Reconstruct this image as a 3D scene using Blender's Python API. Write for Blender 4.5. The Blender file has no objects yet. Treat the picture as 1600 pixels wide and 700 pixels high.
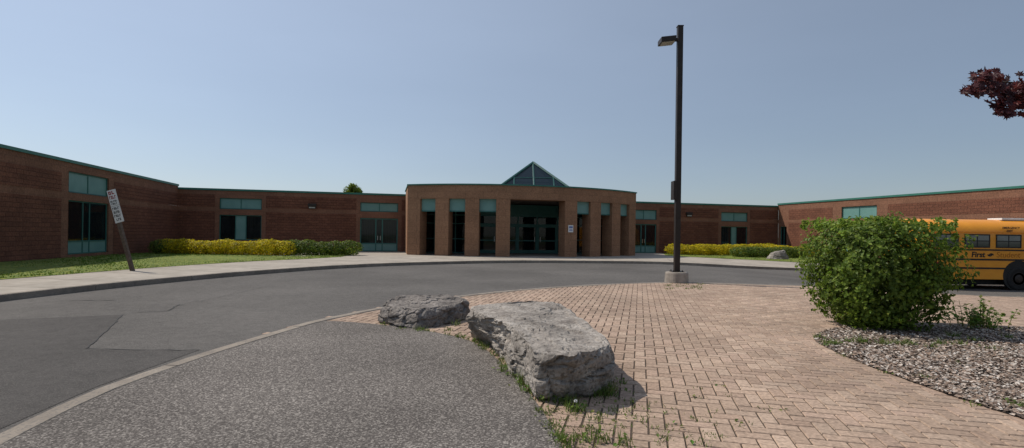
import bpy, bmesh, math, random
from mathutils import Vector, Matrix, noise
random.seed(11)
S = bpy.context.scene
COL = S.collection
rnd = random.random
def ru(a, b): return a + (b - a) * rnd()

# ------------------------------------------------------------------ camera model
F = 800.0; CX = 800.0; CY = 365.0; EYE = 1.6; ROLL = math.radians(0.8)
RIGHT = Vector((math.cos(ROLL), 0, math.sin(ROLL)))
UP = Vector((-math.sin(ROLL), 0, math.cos(ROLL)))
def ray(x, y): return Vector((0, 1, 0)) + RIGHT * ((x - CX) / F) - UP * ((y - CY) / F)
def sst(a, b, v):
    t = min(1, max(0, (v - a) / (b - a))); return t * t * (3 - 2 * t)
def gz(X, Y): return -0.5 * sst(9, 19, X) * (1 - sst(27, 38, Y))
def G(x, y, z=0.0):
    d = ray(x, y); zz = z
    for _ in range(25):
        t = (zz - EYE) / d.z
        zz = 0.5 * zz + 0.5 * (z + gz(d.x * t, d.y * t))
    return (d.x * t, d.y * t)
def D(x, y, Y):
    d = ray(x, y); return Vector((d.x * Y, Y, EYE + d.z * Y))

# ------------------------------------------------------------------ object helpers
def tag(o, label=None, cat=None, group=None, kind=None):
    if label: o['label'] = label
    if cat: o['category'] = cat
    if group: o['group'] = group
    if kind: o['kind'] = kind
    return o
def empty(name, loc, rz=0, rot=None):
    o = bpy.data.objects.new(name, None); COL.objects.link(o)
    o.location = loc; o.rotation_euler = rot if rot else (0, 0, rz); o.empty_display_size = .2
    return o
def link(name, me, mats, parent=None):
    o = bpy.data.objects.new(name, me); COL.objects.link(o)
    for m in (mats if isinstance(mats, (list, tuple)) else [mats]): me.materials.append(m)
    if parent: o.parent = parent
    return o
class MB:
    def __init__(s): s.v = []; s.f = []; s.mi = []; s.c = []
    def add(s, vs, fs, mi=0, col=None):
        b = len(s.v); s.v += [tuple(v) for v in vs]
        s.f += [tuple(b + i for i in f) for f in fs]; s.mi += [mi] * len(fs)
        if col is not None: s.c += [tuple(col) + (1.0,)] * len(vs)
    def hexa(s, p, mi=0):
        s.add(p, [(3, 2, 1, 0), (4, 5, 6, 7), (0, 1, 5, 4), (1, 2, 6, 5), (2, 3, 7, 6), (3, 0, 4, 7)], mi)
    def box(s, x0, x1, y0, y1, z0, z1, mi=0, fn=None):
        p = [(x0, y0, z0), (x1, y0, z0), (x1, y1, z0), (x0, y1, z0), (x0, y0, z1), (x1, y0, z1), (x1, y1, z1), (x0, y1, z1)]
        if fn: p = [fn(*q) for q in p]
        s.hexa(p, mi)
    def tube(s, pts, rad, n=8, mi=0, cap=True):
        pts = [Vector(p) for p in pts]; rings = []
        for i, p in enumerate(pts):
            d = (pts[min(i + 1, len(pts) - 1)] - pts[max(i - 1, 0)]).normalized()
            a = d.orthogonal().normalized(); b = d.cross(a)
            if i:
                a = (pa - d * pa.dot(d)).normalized(); b = d.cross(a)
            pa = a
            r = rad[i] if isinstance(rad, (list, tuple)) else rad
            rings.append([p + (a * math.cos(2 * math.pi * k / n) + b * math.sin(2 * math.pi * k / n)) * r for k in range(n)])
        vs = [v for r in rings for v in r]; fs = []
        for i in range(len(rings) - 1):
            for k in range(n):
                k2 = (k + 1) % n
                fs.append((i * n + k, i * n + k2, (i + 1) * n + k2, (i + 1) * n + k))
        if cap:
            fs.append(tuple(reversed(range(n)))); fs.append(tuple((len(rings) - 1) * n + k for k in range(n)))
        s.add(vs, fs, mi)
    def lathe(s, prof, n=24, axis='z', c=(0, 0, 0), mi=0):
        vs = []; fs = []
        for r, h in prof:
            for k in range(n):
                a = 2 * math.pi * k / n
                if axis == 'z': vs.append((c[0] + r * math.cos(a), c[1] + r * math.sin(a), c[2] + h))
                else: vs.append((c[0] + r * math.cos(a), c[1] + h, c[2] + r * math.sin(a)))
        m = len(prof)
        for i in range(m - 1):
            for k in range(n):
                k2 = (k + 1) % n; fs.append((i * n + k, i * n + k2, (i + 1) * n + k2, (i + 1) * n + k))
        fs.append(tuple(reversed(range(n)))); fs.append(tuple((m - 1) * n + k for k in range(n)))
        s.add(vs, fs, mi)
    def build(s, name, mats, parent=None, smooth=False, fixn=True, bevel=0):
        me = bpy.data.meshes.new(name); me.from_pydata(s.v, [], s.f)
        for i, m in enumerate(s.mi): me.polygons[i].material_index = m
        if s.c:
            at = me.color_attributes.new('col', 'FLOAT_COLOR', 'POINT')
            at.data.foreach_set('color', [x for c in s.c for x in c])
        if fixn:
            bm = bmesh.new(); bm.from_mesh(me); bmesh.ops.recalc_face_normals(bm, faces=bm.faces); bm.to_mesh(me); bm.free()
        if smooth:
            for p in me.polygons: p.use_smooth = True
        o = link(name, me, mats, parent)
        if bevel:
            md = o.modifiers.new('bevel', 'BEVEL'); md.width = bevel; md.segments = 2; md.limit_method = 'ANGLE'
        return o

# ------------------------------------------------------------------ materials
def nt(name):
    m = bpy.data.materials.new(name); m.use_nodes = True
    n = m.node_tree; b = n.nodes['Principled BSDF']
    return m, n, b
def N(n, t, **k):
    x = n.nodes.new(t)
    for a, v in k.items(): setattr(x, a, v)
    return x
def c4(c): return (c[0], c[1], c[2], 1)
def pm(name, c1, c2, scale=8, rough=.8, bump=.2, bscale=None, big=None, bigscale=.35, speck=None, sscale=180, metal=0, dist=.01, spec=.3, pits=0):
    m, n, b = nt(name)
    tc = N(n, 'ShaderNodeTexCoord')
    nz = N(n, 'ShaderNodeTexNoise'); nz.inputs['Scale'].default_value = scale; nz.inputs['Detail'].default_value = 6
    n.links.new(tc.outputs['Object'], nz.inputs['Vector'])
    rp = N(n, 'ShaderNodeValToRGB'); rp.color_ramp.elements[0].position = .3; rp.color_ramp.elements[1].position = .7
    rp.color_ramp.elements[0].color = c4(c1); rp.color_ramp.elements[1].color = c4(c2)
    n.links.new(nz.outputs['Fac'], rp.inputs['Fac'])
    out = rp.outputs['Color']
    if speck:
        vo = N(n, 'ShaderNodeTexVoronoi'); vo.inputs['Scale'].default_value = sscale
        n.links.new(tc.outputs['Object'], vo.inputs['Vector'])
        sp = N(n, 'ShaderNodeSeparateColor'); n.links.new(vo.outputs['Color'], sp.inputs['Color'])
        pw = N(n, 'ShaderNodeMath', operation='POWER'); pw.inputs[1].default_value = 3
        n.links.new(sp.outputs['Red'], pw.inputs[0])
        mx = N(n, 'ShaderNodeMix', data_type='RGBA'); n.links.new(pw.outputs[0], mx.inputs['Factor'])
        n.links.new(out, mx.inputs[6]); mx.inputs[7].default_value = c4(speck); out = mx.outputs[2]
    if big:
        n2 = N(n, 'ShaderNodeTexNoise'); n2.inputs['Scale'].default_value = bigscale; n2.inputs['Detail'].default_value = 4
        n.links.new(tc.outputs['Object'], n2.inputs['Vector'])
        r2 = N(n, 'ShaderNodeValToRGB'); r2.color_ramp.elements[0].position = .35; r2.color_ramp.elements[1].position = .65
        r2.color_ramp.elements[0].color = (big, big, big, 1); r2.color_ramp.elements[1].color = (1, 1, 1, 1)
        n.links.new(n2.outputs['Fac'], r2.inputs['Fac'])
        mx = N(n, 'ShaderNodeMix', data_type='RGBA', blend_type='MULTIPLY'); mx.inputs['Factor'].default_value = 1
        n.links.new(out, mx.inputs[6]); n.links.new(r2.outputs['Color'], mx.inputs[7]); out = mx.outputs[2]
    n.links.new(out, b.inputs['Base Color'])
    b.inputs['Roughness'].default_value = rough; b.inputs['Metallic'].default_value = metal
    b.inputs['Specular IOR Level'].default_value = spec
    if bump:
        n3 = N(n, 'ShaderNodeTexNoise'); n3.inputs['Scale'].default_value = bscale or scale * 3; n3.inputs['Detail'].default_value = 5
        n.links.new(tc.outputs['Object'], n3.inputs['Vector'])
        hgt = n3.outputs['Fac']
        if pits:
            vo = N(n, 'ShaderNodeTexVoronoi'); vo.inputs['Scale'].default_value = pits; n.links.new(tc.outputs['Object'], vo.inputs['Vector'])
            mn = N(n, 'ShaderNodeMath', operation='MINIMUM'); n.links.new(vo.outputs['Distance'], mn.inputs[0]); mn.inputs[1].default_value = .3
            aa = N(n, 'ShaderNodeMath', operation='ADD'); n.links.new(hgt, aa.inputs[0]); n.links.new(mn.outputs[0], aa.inputs[1]); hgt = aa.outputs[0]
        bp = N(n, 'ShaderNodeBump'); bp.inputs['Strength'].default_value = bump; bp.inputs['Distance'].default_value = dist
        n.links.new(hgt, bp.inputs['Height']); n.links.new(bp.outputs['Normal'], b.inputs['Normal'])
    return m
def attr_mat(name, rough=.6, trans=0.0, nscale=0, namp=.25, bump=0):
    m, n, b = nt(name)
    at = N(n, 'ShaderNodeAttribute', attribute_name='col')
    out = at.outputs['Color']
    if nscale:
        tc = N(n, 'ShaderNodeTexCoord'); nz = N(n, 'ShaderNodeTexNoise'); nz.inputs['Scale'].default_value = nscale; nz.inputs['Detail'].default_value = 6
        n.links.new(tc.outputs['Object'], nz.inputs['Vector'])
        mr = N(n, 'ShaderNodeMapRange'); mr.inputs[1].default_value = .3; mr.inputs[2].default_value = .7
        mr.inputs[3].default_value = 1 - namp; mr.inputs[4].default_value = 1 + namp
        n.links.new(nz.outputs['Fac'], mr.inputs[0])
        n2 = N(n, 'ShaderNodeTexNoise'); n2.inputs['Scale'].default_value = .6; n2.inputs['Detail'].default_value = 4
        n.links.new(tc.outputs['Object'], n2.inputs['Vector'])
        m2 = N(n, 'ShaderNodeMapRange'); m2.inputs[1].default_value = .3; m2.inputs[2].default_value = .7
        m2.inputs[3].default_value = .78; m2.inputs[4].default_value = 1.1; n.links.new(n2.outputs['Fac'], m2.inputs[0])
        mm = N(n, 'ShaderNodeMath', operation='MULTIPLY'); n.links.new(mr.outputs[0], mm.inputs[0]); n.links.new(m2.outputs[0], mm.inputs[1])
        vm = N(n, 'ShaderNodeVectorMath', operation='SCALE'); n.links.new(out, vm.inputs[0]); n.links.new(mm.outputs[0], vm.inputs['Scale'])
        out = vm.outputs[0]
        if bump:
            bp = N(n, 'ShaderNodeBump'); bp.inputs['Strength'].default_value = bump; bp.inputs['Distance'].default_value = .004
            n.links.new(nz.outputs['Fac'], bp.inputs['Height']); n.links.new(bp.outputs['Normal'], b.inputs['Normal'])
    n.links.new(out, b.inputs['Base Color']); b.inputs['Roughness'].default_value = rough
    b.inputs['Specular IOR Level'].default_value = .3
    if trans:
        tr = N(n, 'ShaderNodeBsdfTranslucent'); n.links.new(out, tr.inputs['Color'])
        mx = N(n, 'ShaderNodeMixShader'); mx.inputs[0].default_value = trans
        n.links.new(b.outputs[0], mx.inputs[1]); n.links.new(tr.outputs[0], mx.inputs[2])
        n.links.new(mx.outputs[0], n.nodes['Material Output'].inputs['Surface'])
    return m
def block_mat(name, c1, c2, mortar, bw, rh, rough, bump):
    m, n, b = nt(name)
    tc = N(n, 'ShaderNodeTexCoord'); sp = N(n, 'ShaderNodeSeparateXYZ'); n.links.new(tc.outputs['Object'], sp.inputs[0])
    ad = N(n, 'ShaderNodeMath', operation='ADD'); n.links.new(sp.outputs[0], ad.inputs[0]); n.links.new(sp.outputs[1], ad.inputs[1])
    cb = N(n, 'ShaderNodeCombineXYZ'); n.links.new(ad.outputs[0], cb.inputs[0]); n.links.new(sp.outputs[2], cb.inputs[1])
    br = N(n, 'ShaderNodeTexBrick'); br.inputs['Scale'].default_value = 1
    br.inputs['Brick Width'].default_value = bw; br.inputs['Row Height'].default_value = rh
    br.inputs['Mortar Size'].default_value = .009; br.inputs['Mortar Smooth'].default_value = .3; br.inputs['Bias'].default_value = -.1
    br.inputs['Color1'].default_value = c4(c1); br.inputs['Color2'].default_value = c4(c2); br.inputs['Mortar'].default_value = c4(mortar)
    n.links.new(cb.outputs[0], br.inputs['Vector'])
    nz = N(n, 'ShaderNodeTexNoise'); nz.inputs['Scale'].default_value = 14; nz.inputs['Detail'].default_value = 8
    n.links.new(tc.outputs['Object'], nz.inputs['Vector'])
    n2 = N(n, 'ShaderNodeTexNoise'); n2.inputs['Scale'].default_value = .5; n2.inputs['Detail'].default_value = 4
    n.links.new(tc.outputs['Object'], n2.inputs['Vector'])
    mr = N(n, 'ShaderNodeMapRange'); mr.inputs[1].default_value = .3; mr.inputs[2].default_value = .7; mr.inputs[3].default_value = .7; mr.inputs[4].default_value = 1.2
    n.links.new(nz.outputs['Fac'], mr.inputs[0])
    m2 = N(n, 'ShaderNodeMapRange'); m2.inputs[1].default_value = .3; m2.inputs[2].default_value = .7; m2.inputs[3].default_value = .85; m2.inputs[4].default_value = 1.1
    n.links.new(n2.outputs['Fac'], m2.inputs[0])
    mm = N(n, 'ShaderNodeMath', operation='MULTIPLY'); n.links.new(mr.outputs[0], mm.inputs[0]); n.links.new(m2.outputs[0], mm.inputs[1])
    vm = N(n, 'ShaderNodeVectorMath', operation='SCALE'); n.links.new(br.outputs['Color'], vm.inputs[0]); n.links.new(mm.outputs[0], vm.inputs['Scale'])
    n.links.new(vm.outputs[0], b.inputs['Base Color']); b.inputs['Roughness'].default_value = rough; b.inputs['Specular IOR Level'].default_value = .2
    hh = N(n, 'ShaderNodeMath', operation='SUBTRACT'); n.links.new(nz.outputs['Fac'], hh.inputs[0]); n.links.new(br.outputs['Fac'], hh.inputs[1])
    bp = N(n, 'ShaderNodeBump'); bp.inputs['Strength'].default_value = bump; bp.inputs['Distance'].default_value = .03
    n.links.new(hh.outputs[0], bp.inputs['Height']); n.links.new(bp.outputs['Normal'], b.inputs['Normal'])
    return m
def glass_mat(name, tint, clear, rough=.04, spec=.6):
    m, n, b = nt(name)
    b.inputs['Base Color'].default_value = c4(tint); b.inputs['Roughness'].default_value = rough; b.inputs['Specular IOR Level'].default_value = spec
    tr = N(n, 'ShaderNodeBsdfTransparent'); tr.inputs[0].default_value = (.75, .8, .8, 1)
    mx = N(n, 'ShaderNodeMixShader'); mx.inputs[0].default_value = clear
    n.links.new(b.outputs[0], mx.inputs[1]); n.links.new(tr.outputs[0], mx.inputs[2])
    n.links.new(mx.outputs[0], n.nodes['Material Output'].inputs['Surface'])
    return m

M = {}
M['road'] = pm('road asphalt', (.085, .078, .073), (.122, .112, .104), 6, .9, .5, 160, .74, .25, (.2, .19, .175), 110, dist=.006, spec=.15)
M['patch'] = pm('newer asphalt', (.058, .054, .051), (.083, .077, .073), 6, .9, .5, 160, .8, .3, (.14, .13, .12), 110, dist=.006, spec=.15)
M['path'] = pm('coarse asphalt', (.075, .066, .061), (.146, .130, .118), 60, .95, .9, 90, .72, .5, (.38, .345, .31), 75, dist=.012, spec=.15)
M['crack'] = pm('crack filler', (.03, .03, .03), (.045, .043, .042), 20, .8, 0)
M['joint'] = pm('sidewalk joint', (.12, .105, .09), (.16, .14, .12), 20, .9, 0)
M['conc'] = pm('concrete', (.33, .29, .24), (.42, .375, .32), 3, .85, .3, 80, .8, .6)
M['kerb'] = pm('kerb concrete', (.25, .21, .17), (.35, .30, .245), 5, .9, .5, 70, .75, .9, (.2, .18, .16), 60)
M['sand'] = pm('joint sand', (.06, .045, .034), (.11, .085, .062), 9, .95, .3)
M['paver'] = attr_mat('clay pavers', .9, 0, 30, .28, .6)
M['soil'] = pm('garden soil', (.09, .067, .052), (.18, .138, .112), 12, .95, .6, None, None, .3, (.33, .27, .225), 60)
M['chips'] = attr_mat('wood chips', .85)
M['leaf'] = attr_mat('leaf', .5, .5)
M['redleaf'] = attr_mat('maple leaf', .45, .3)
M['blade'] = attr_mat('grass blade', .6, .35)
M['lawn'] = pm('lawn turf', (.07, .125, .02), (.125, .18, .032), 5, .95, .5, 60, .75, .45, (.30, .28, .04), 16)
M['field'] = pm('meadow', (.05, .07, .025), (.09, .10, .04), .3, .95, .3)
M['split'] = block_mat('split face block', (.195, .082, .051), (.148, .062, .04), (.10, .05, .036), .4, .2, .95, .9)
M['smooth'] = block_mat('smooth brown block', (.24, .118, .075), (.205, .10, .063), (.15, .08, .055), .6, .3, .9, .25)
M['tan'] = block_mat('tan block', (.31, .172, .100), (.272, .150, .088), (.20, .113, .07), .8, .4, .9, .2)
M['teal'] = pm('teal metal', (.035, .13, .115), (.05, .16, .14), 3, .45, .05)
M['darkteal'] = pm('dark teal metal', (.022, .085, .078), (.03, .105, .095), 3, .45, .05)
M['panel'] = pm('pale teal panel', (.12, .25, .23), (.16, .30, .275), 1.5, .4, .03)
M['coping'] = pm('green coping', (.03, .14, .105), (.045, .17, .13), 2, .45, .05)
M['glass'] = glass_mat('window glass', (.012, .016, .018), .5)
M['skyglass'] = glass_mat('skylight glass', (.008, .018, .028), .12, .15, .2)
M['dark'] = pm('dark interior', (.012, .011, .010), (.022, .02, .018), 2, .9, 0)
M['blind'] = pm('pale blind', (.36, .35, .32), (.48, .46, .42), 4, .8, .1)
M['roofing'] = pm('roof gravel', (.2, .19, .18), (.28, .27, .25), 20, .95, .3)
M['soffit'] = pm('soffit', (.16, .12, .10), (.2, .15, .12), 3, .8, .1)
M['steel'] = pm('brushed steel', (.4, .4, .4), (.5, .5, .5), 20, .35, .05, metal=1)
M['bronze'] = pm('dark bronze paint', (.022, .016, .013), (.034, .025, .02), 6, .45, .1)
M['lens'] = pm('lamp lens', (.35, .34, .30), (.45, .44, .4), 6, .25, .1)
M['base'] = pm('pole footing concrete', (.28, .24, .20), (.40, .35, .30), 6, .9, .6, 30, .7, 2)
M['rock'] = pm('limestone', (.24, .21, .185), (.47, .43, .385), 4.5, .95, .9, 16, .62, 1.6, (.17, .15, .13), 38, dist=.035, spec=.15, pits=20)
M['rock2'] = pm('grey limestone', (.17, .15, .135), (.35, .315, .285), 5, .95, .9, 16, .62, 1.6, (.13, .115, .105), 38, dist=.035, spec=.15, pits=17)
M['wood'] = pm('weathered post', (.075, .055, .042), (.14, .105, .08), 12, .85, .4)
M['white'] = pm('white sign face', (.62, .62, .60), (.74, .74, .72), 3, .5, .02)
M['red'] = pm('sign red', (.25, .02, .025), (.33, .03, .03), 4, .5, .02)
M['black'] = pm('black marking', (.012, .012, .012), (.02, .02, .02), 4, .5, .02)
M['blue'] = pm('sign blue', (.02, .07, .30), (.03, .09, .36), 4, .5, .02)
M['bus'] = pm('bus yellow', (.74, .275, .011), (.81, .32, .016), 2, .35, .02, None, .92, 1.2, spec=.5)
M['busglass'] = pm('bus window glass', (.03, .035, .035), (.05, .055, .055), 1.2, .05, 0, spec=.8)
M['busgrey'] = pm('grey upper sash', (.12, .13, .12), (.18, .19, .18), 1.6, .15, 0, spec=.6)  # upper bus panes, a lighter grey than the lower ones
M['rubber'] = pm('tyre rubber', (.012, .012, .012), (.025, .024, .023), 8, .8, .3)
M['brown'] = pm('brown lettering', (.36, .115, .008), (.41, .14, .01), 4, .5, 0)
M['bark'] = pm('bark', (.07, .05, .04), (.13, .10, .08), 14, .9, .8)
M['twig'] = pm('twig', (.09, .06, .045), (.14, .10, .07), 14, .9, .4)

# ------------------------------------------------------------------ ground
def smooth_line(pts, step=.35):
    P = [Vector((p[0], p[1])) for p in pts]; out = []
    for i in range(len(P) - 1):
        p0 = P[max(i - 1, 0)]; p1 = P[i]; p2 = P[i + 1]; p3 = P[min(i + 2, len(P) - 1)]
        n = max(2, int((p2 - p1).length / step))
        for k in range(n):
            t = k / n
            m1 = (p2 - p0) * .5; m2 = (p3 - p1) * .5
            a = 2 * t ** 3 - 3 * t ** 2 + 1; b = t ** 3 - 2 * t ** 2 + t; c = -2 * t ** 3 + 3 * t ** 2; d = t ** 3 - t ** 2
            out.append(p1 * a + m1 * b + p2 * c + m2 * d)
    out.append(P[-1]); return [(p.x, p.y) for p in out]
def sheet(name, poly, z, mat, kind='structure', zs=None):
    bm = bmesh.new()
    vs = [bm.verts.new((p[0], p[1], (zs[i] if zs else 0))) for i, p in enumerate(poly)]
    f = bm.faces.new(vs); bm.normal_update()
    if f.normal.z < 0: f.normal_flip()
    bmesh.ops.triangulate(bm, faces=[f])
    for x in range(9, 20):
        bmesh.ops.bisect_plane(bm, geom=bm.verts[:] + bm.edges[:] + bm.faces[:], plane_co=(x, 0, 0), plane_no=(1, 0, 0))
    for y in range(26, 40, 2):
        bmesh.ops.bisect_plane(bm, geom=bm.verts[:] + bm.edges[:] + bm.faces[:], plane_co=(0, y, 0), plane_no=(0, 1, 0))
    for v in bm.verts: v.co.z += z + gz(v.co.x, v.co.y)
    me = bpy.data.meshes.new(name); bm.to_mesh(me); bm.free()
    o = link(name, me, mat); o['kind'] = kind; return o
def strip(name, line, w, z1, z0, mat, piece=2.4):
    mb = MB(); L = [Vector(p) for p in line]; cum = 0
    N_ = []
    for i, p in enumerate(L):
        d = (L[min(i + 1, len(L) - 1)] - L[max(i - 1, 0)]).normalized(); N_.append((d, Vector((d.y, -d.x))))
    runs = [[0]]
    for i in range(1, len(L)):
        cum += (L[i] - L[i - 1]).length; runs[-1].append(i)
        if cum > piece and i < len(L) - 1: runs.append([i]); cum = 0
    for r_ in runs:
        vs = []; dz = ru(-.004, .004)
        for kk, i in enumerate(r_):
            d, nn = N_[i]; p = L[i] + d * (.008 if kk == 0 else (-.008 if kk == len(r_) - 1 else 0))
            q = p + nn * w; g = gz(p.x, p.y) + dz; j = .006 * noise.noise(Vector((p.x * 2, p.y * 2, 0))); r = .02
            vs += [(p.x, p.y, z0 + g), (p.x, p.y, z1 - r + g), (p.x + nn.x * r, p.y + nn.y * r, z1 + g + j), (q.x - nn.x * r, q.y - nn.y * r, z1 + g + j), (q.x, q.y, z1 - r + g), (q.x, q.y, z0 + g)]
        fs = []
        for i in range(len(r_) - 1):
            for k in range(5): fs.append((i * 6 + k, i * 6 + k + 1, i * 6 + k + 7, i * 6 + k + 6))
        m_ = (len(r_) - 1) * 6
        fs += [(0, 1, 2, 3, 4, 5), tuple(m_ + k for k in range(6))]
        mb.add(vs, fs)
    o = mb.build(name, mat); o['kind'] = 'structure'; return o
def inside(p, poly):
    x, y = p; c = False; j = len(poly) - 1
    for i in range(len(poly)):
        xi, yi = poly[i]; xj, yj = poly[j]
        if (yi > y) != (yj > y) and x < (xj - xi) * (y - yi) / (yj - yi) + xi: c = not c
        j = i
    return c

o = sheet('ground', [(-1500, -300), (1500, -300), (1500, 3000), (-1500, 3000)], -.30, M['field'])
sheet('road', [(-45, -15), (60, -15), (60, 60), (-45, 60)], -.12, M['road'])
K1 = smooth_line([G(*p) for p in [(-90, 722), (20, 668), (150, 609), (300, 557), (400, 527), (480, 504), (540, 491), (600, 480), (720, 462), (860, 449), (1000, 442), (1100, 442), (1250, 446), (1400, 453), (1600, 464), (1850, 480)]])
island = K1 + [(40, 17), (40, -12), (-6, -12)]
sheet('paver_bed', island, -.014, M['sand'])
strip('near_kerb', K1, .19, .012, -.2, M['kerb'])
PEP = [(478, 503), (520, 502), (580, 506), (650, 514), (735, 533), (790, 573), (830, 618), (862, 666), (885, 712)]
PE = smooth_line([G(*p) for p in PEP])
path_poly = [p for p in K1 if p[0] < PE[0][0]] + PE + [(.5, 0), (.5, -12), (-6, -12)]
sheet('asphalt_path', path_poly, .004, M['path'])
bed_edge = smooth_line([G(*p) for p in [(1500, 506), (1400, 505), (1320, 510), (1272, 526), (1290, 543), (1350, 569), (1430, 599), (1520, 630), (1640, 668)]])
bed = bed_edge + [(7.5, 2.5), (15, 2.5), (15, 9.2), G(1620, 512), G(1560, 509)]
sheet('planting_bed', bed, .012, M['soil'])

# interlocking pavers, each a real block with open joints
ang = math.radians(-14); ca, sa = math.cos(ang), math.sin(ang)
mb = MB()
tones = [(.395, .288, .215), (.37, .268, .20), (.415, .308, .232), (.345, .245, .182), (.38, .275, .203), (.39, .28, .212)]
Wp = .137
for i in range(-75, 200):
    for j in range(-22, 182):
        m = (i - j) % 4
        if m == 0: sx, sy = 2, 1
        elif m == 3: sx, sy = 1, 2
        else: continue
        cx = (i + sx / 2) * Wp; cy = (j + sy / 2) * Wp
        X = cx * ca - cy * sa; Y = cx * sa + cy * ca + 3
        if Y < 3.0 or X > Y * 1.08 + 1 or X < -Y * .5: continue
        if not inside((X, Y), island): continue
        if inside((X, Y), path_poly) and all(inside((X + a, Y + b), path_poly) for a, b in ((.25, 0), (-.25, 0), (0, .25), (0, -.25))): continue
        if inside((X, Y), bed) and all(inside((X + a, Y + b), bed) for a, b in ((.25, 0), (-.25, 0), (0, .25), (0, -.25))): continue
        hx = sx * Wp / 2 - .0058; hy = sy * Wp / 2 - .0058; r = .006
        zz = gz(X, Y) + .006 * noise.noise(Vector((X * .8, Y * .8, 3))) + ru(-.0018, .0018)
        t = random.choice(tones); k = ru(.88, 1.09); vs = []; tw = ru(-.012, .012); tx, ty = ru(-.008, .008), ru(-.008, .008)
        for (ex, ey, ez) in ((hx, hy, -.012), (hx - r, hy - r, 0)):
            for (qx, qy) in ((-ex, -ey), (ex, -ey), (ex, ey), (-ex, ey)):
                x = cx + qx - qy * tw; y = cy + qy + qx * tw
                vs.append((x * ca - y * sa, x * sa + y * ca + 3, zz + ez - .002 + qx * tx + qy * ty))
        mb.add(vs, [(4, 5, 6, 7), (0, 1, 5, 4), (1, 2, 6, 5), (2, 3, 7, 6), (3, 0, 4, 7)], 0, [q * k for q in t])
o = mb.build('block_paving', M['paver'], fixn=False); o['kind'] = 'structure'

# far side: kerb, sidewalk, lawns
ZS = .03
K2 = smooth_line([G(*p, ZS) for p in [(-170, 482), (0, 461), (100, 450), (200, 440), (300, 431), (400, 423), (520, 415), (640, 410), (800, 407), (980, 408), (1100, 412), (1250, 419), (1420, 428), (1600, 439), (1850, 455)]], .8)
strip('far_kerb', list(reversed(K2)), .2, ZS + .004, -.2, M['kerb'], 3)
TH = math.radians(13.5); c_, s_ = math.cos(TH), math.sin(TH)
def L2W(u, v): return (u * c_ - v * s_, u * s_ + v * c_)
U0, V0, UL, UR, VB = 9.95, 42.0, -15.0, 36.4, 42.0
sheet('sidewalk', K2 + [L2W(UR + 3, 18), L2W(UR + 3, VB + 1), L2W(UL - 3, VB + 1), L2W(UL - 3, 8)], ZS - .006, M['conc'])
def W(plane, x, y):
    d = ray(x, y); du = d.x * c_ + d.y * s_; dv = -d.x * s_ + d.y * c_
    t = VB / dv if plane == 'back' else (UL / du if plane == 'left' else UR / du)
    return ((du * t) if plane == 'back' else (dv * t), EYE + d.z * t)
def R(plane, x0, y0, x1, y1):
    ym = (y0 + y1) / 2; xm = (x0 + x1) / 2
    a = sorted((W(plane, x0, ym)[0], W(plane, x1, ym)[0]))
    z = sorted((W(plane, xm, y0)[1], W(plane, xm, y1)[1]))
    return (a[0], a[1], z[0], z[1])
K3 = smooth_line([G(*p, ZS) for p in [(-170, 455), (0, 437), (100, 429), (200, 421), (300, 414), (400, 408), (490, 404), (535, 401)]], 1)
def wallpt(px): return L2W(W('back', px, 380)[0], VB)
lawnL = K3 + [G(553, 396, ZS), wallpt(556), L2W(UL, VB), L2W(UL, 30), L2W(UL, 20), L2W(UL, 10)]
zl = [0] * len(K3) + [0, -.05, -.08, .1, .2, .25]
sheet('lawn', lawnL, ZS + .006, M['lawn'], zs=zl)
K4 = smooth_line([G(*p, ZS) for p in [(1040, 399), (1110, 403), (1250, 410), (1420, 418), (1600, 428), (1850, 442)]], 1)
lawnR = list(reversed(K4)) + [wallpt(1036), L2W(UR, VB), L2W(UR, 18)]
sheet('lawn', lawnR, ZS + .006, M['lawn'])
mb = MB(); cum = 0
for i in range(1, len(K2) - 1):
    a = Vector(K2[i]); cum += (a - Vector(K2[i - 1])).length
    if cum < 1.5: continue
    cum = 0
    d = (Vector(K2[i + 1]) - Vector(K2[i - 1])).normalized(); nn = Vector((-d.y, d.x))
    if nn.y < 0: nn = -nn
    ln = 0
    while ln < 5.0 and not inside(tuple(a + nn * ln), lawnL) and not inside(tuple(a + nn * ln), lawnR): ln += .1
    b = a + nn * ln; a = a + nn * .2
    z1 = ZS - .0035
    mb.add([(a.x - d.x * .01, a.y - d.y * .01, z1 + gz(a.x, a.y)), (a.x + d.x * .01, a.y + d.y * .01, z1 + gz(a.x, a.y)), (b.x + d.x * .01, b.y + d.y * .01, z1 + gz(b.x, b.y)), (b.x - d.x * .01, b.y - d.y * .01, z1 + gz(b.x, b.y))], [(0, 1, 2, 3)])
o = mb.build('sidewalk_joints', M['joint']); o['kind'] = 'structure'
sheet('road_patch', [G(*p, -.12) for p in [(-200, 520), (0, 500), (192, 492), (165, 518), (136, 545), (220, 547), (312, 547), (150, 605), (-100, 715)]], -.116, M['patch'])
def crack(pts, w=.018):
    L = smooth_line([G(*p, -.12) for p in pts], .15); mbx = MB(); vs = []
    for i, p in enumerate(L):
        q = Vector(p) + Vector((noise.noise(Vector((i * .7, 0, 1))), noise.noise(Vector((i * .7, 5, 1))))) * .06
        ww = w * (1 + .6 * noise.noise(Vector((i * .9, 9, 2))))
        vs += [(q.x - ww * .3, q.y - ww, -.111), (q.x + ww * .3, q.y + ww, -.111)]
    mbx.add(vs, [(2 * i, 2 * i + 1, 2 * i + 3, 2 * i + 2) for i in range(len(L) - 1)])
    o = mbx.build('road_crack', M['crack'], fixn=False); o['kind'] = 'structure'
for c in ([(192, 492), (240, 484), (300, 474), (345, 464), (420, 447)], [(215, 488), (262, 486), (275, 478), (310, 470)], [(40, 476), (110, 470), (180, 470)]):
    crack(c)
crack([(192, 492), (165, 518), (136, 545)], .012); crack([(136, 545), (220, 547), (312, 547)], .010)

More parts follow.
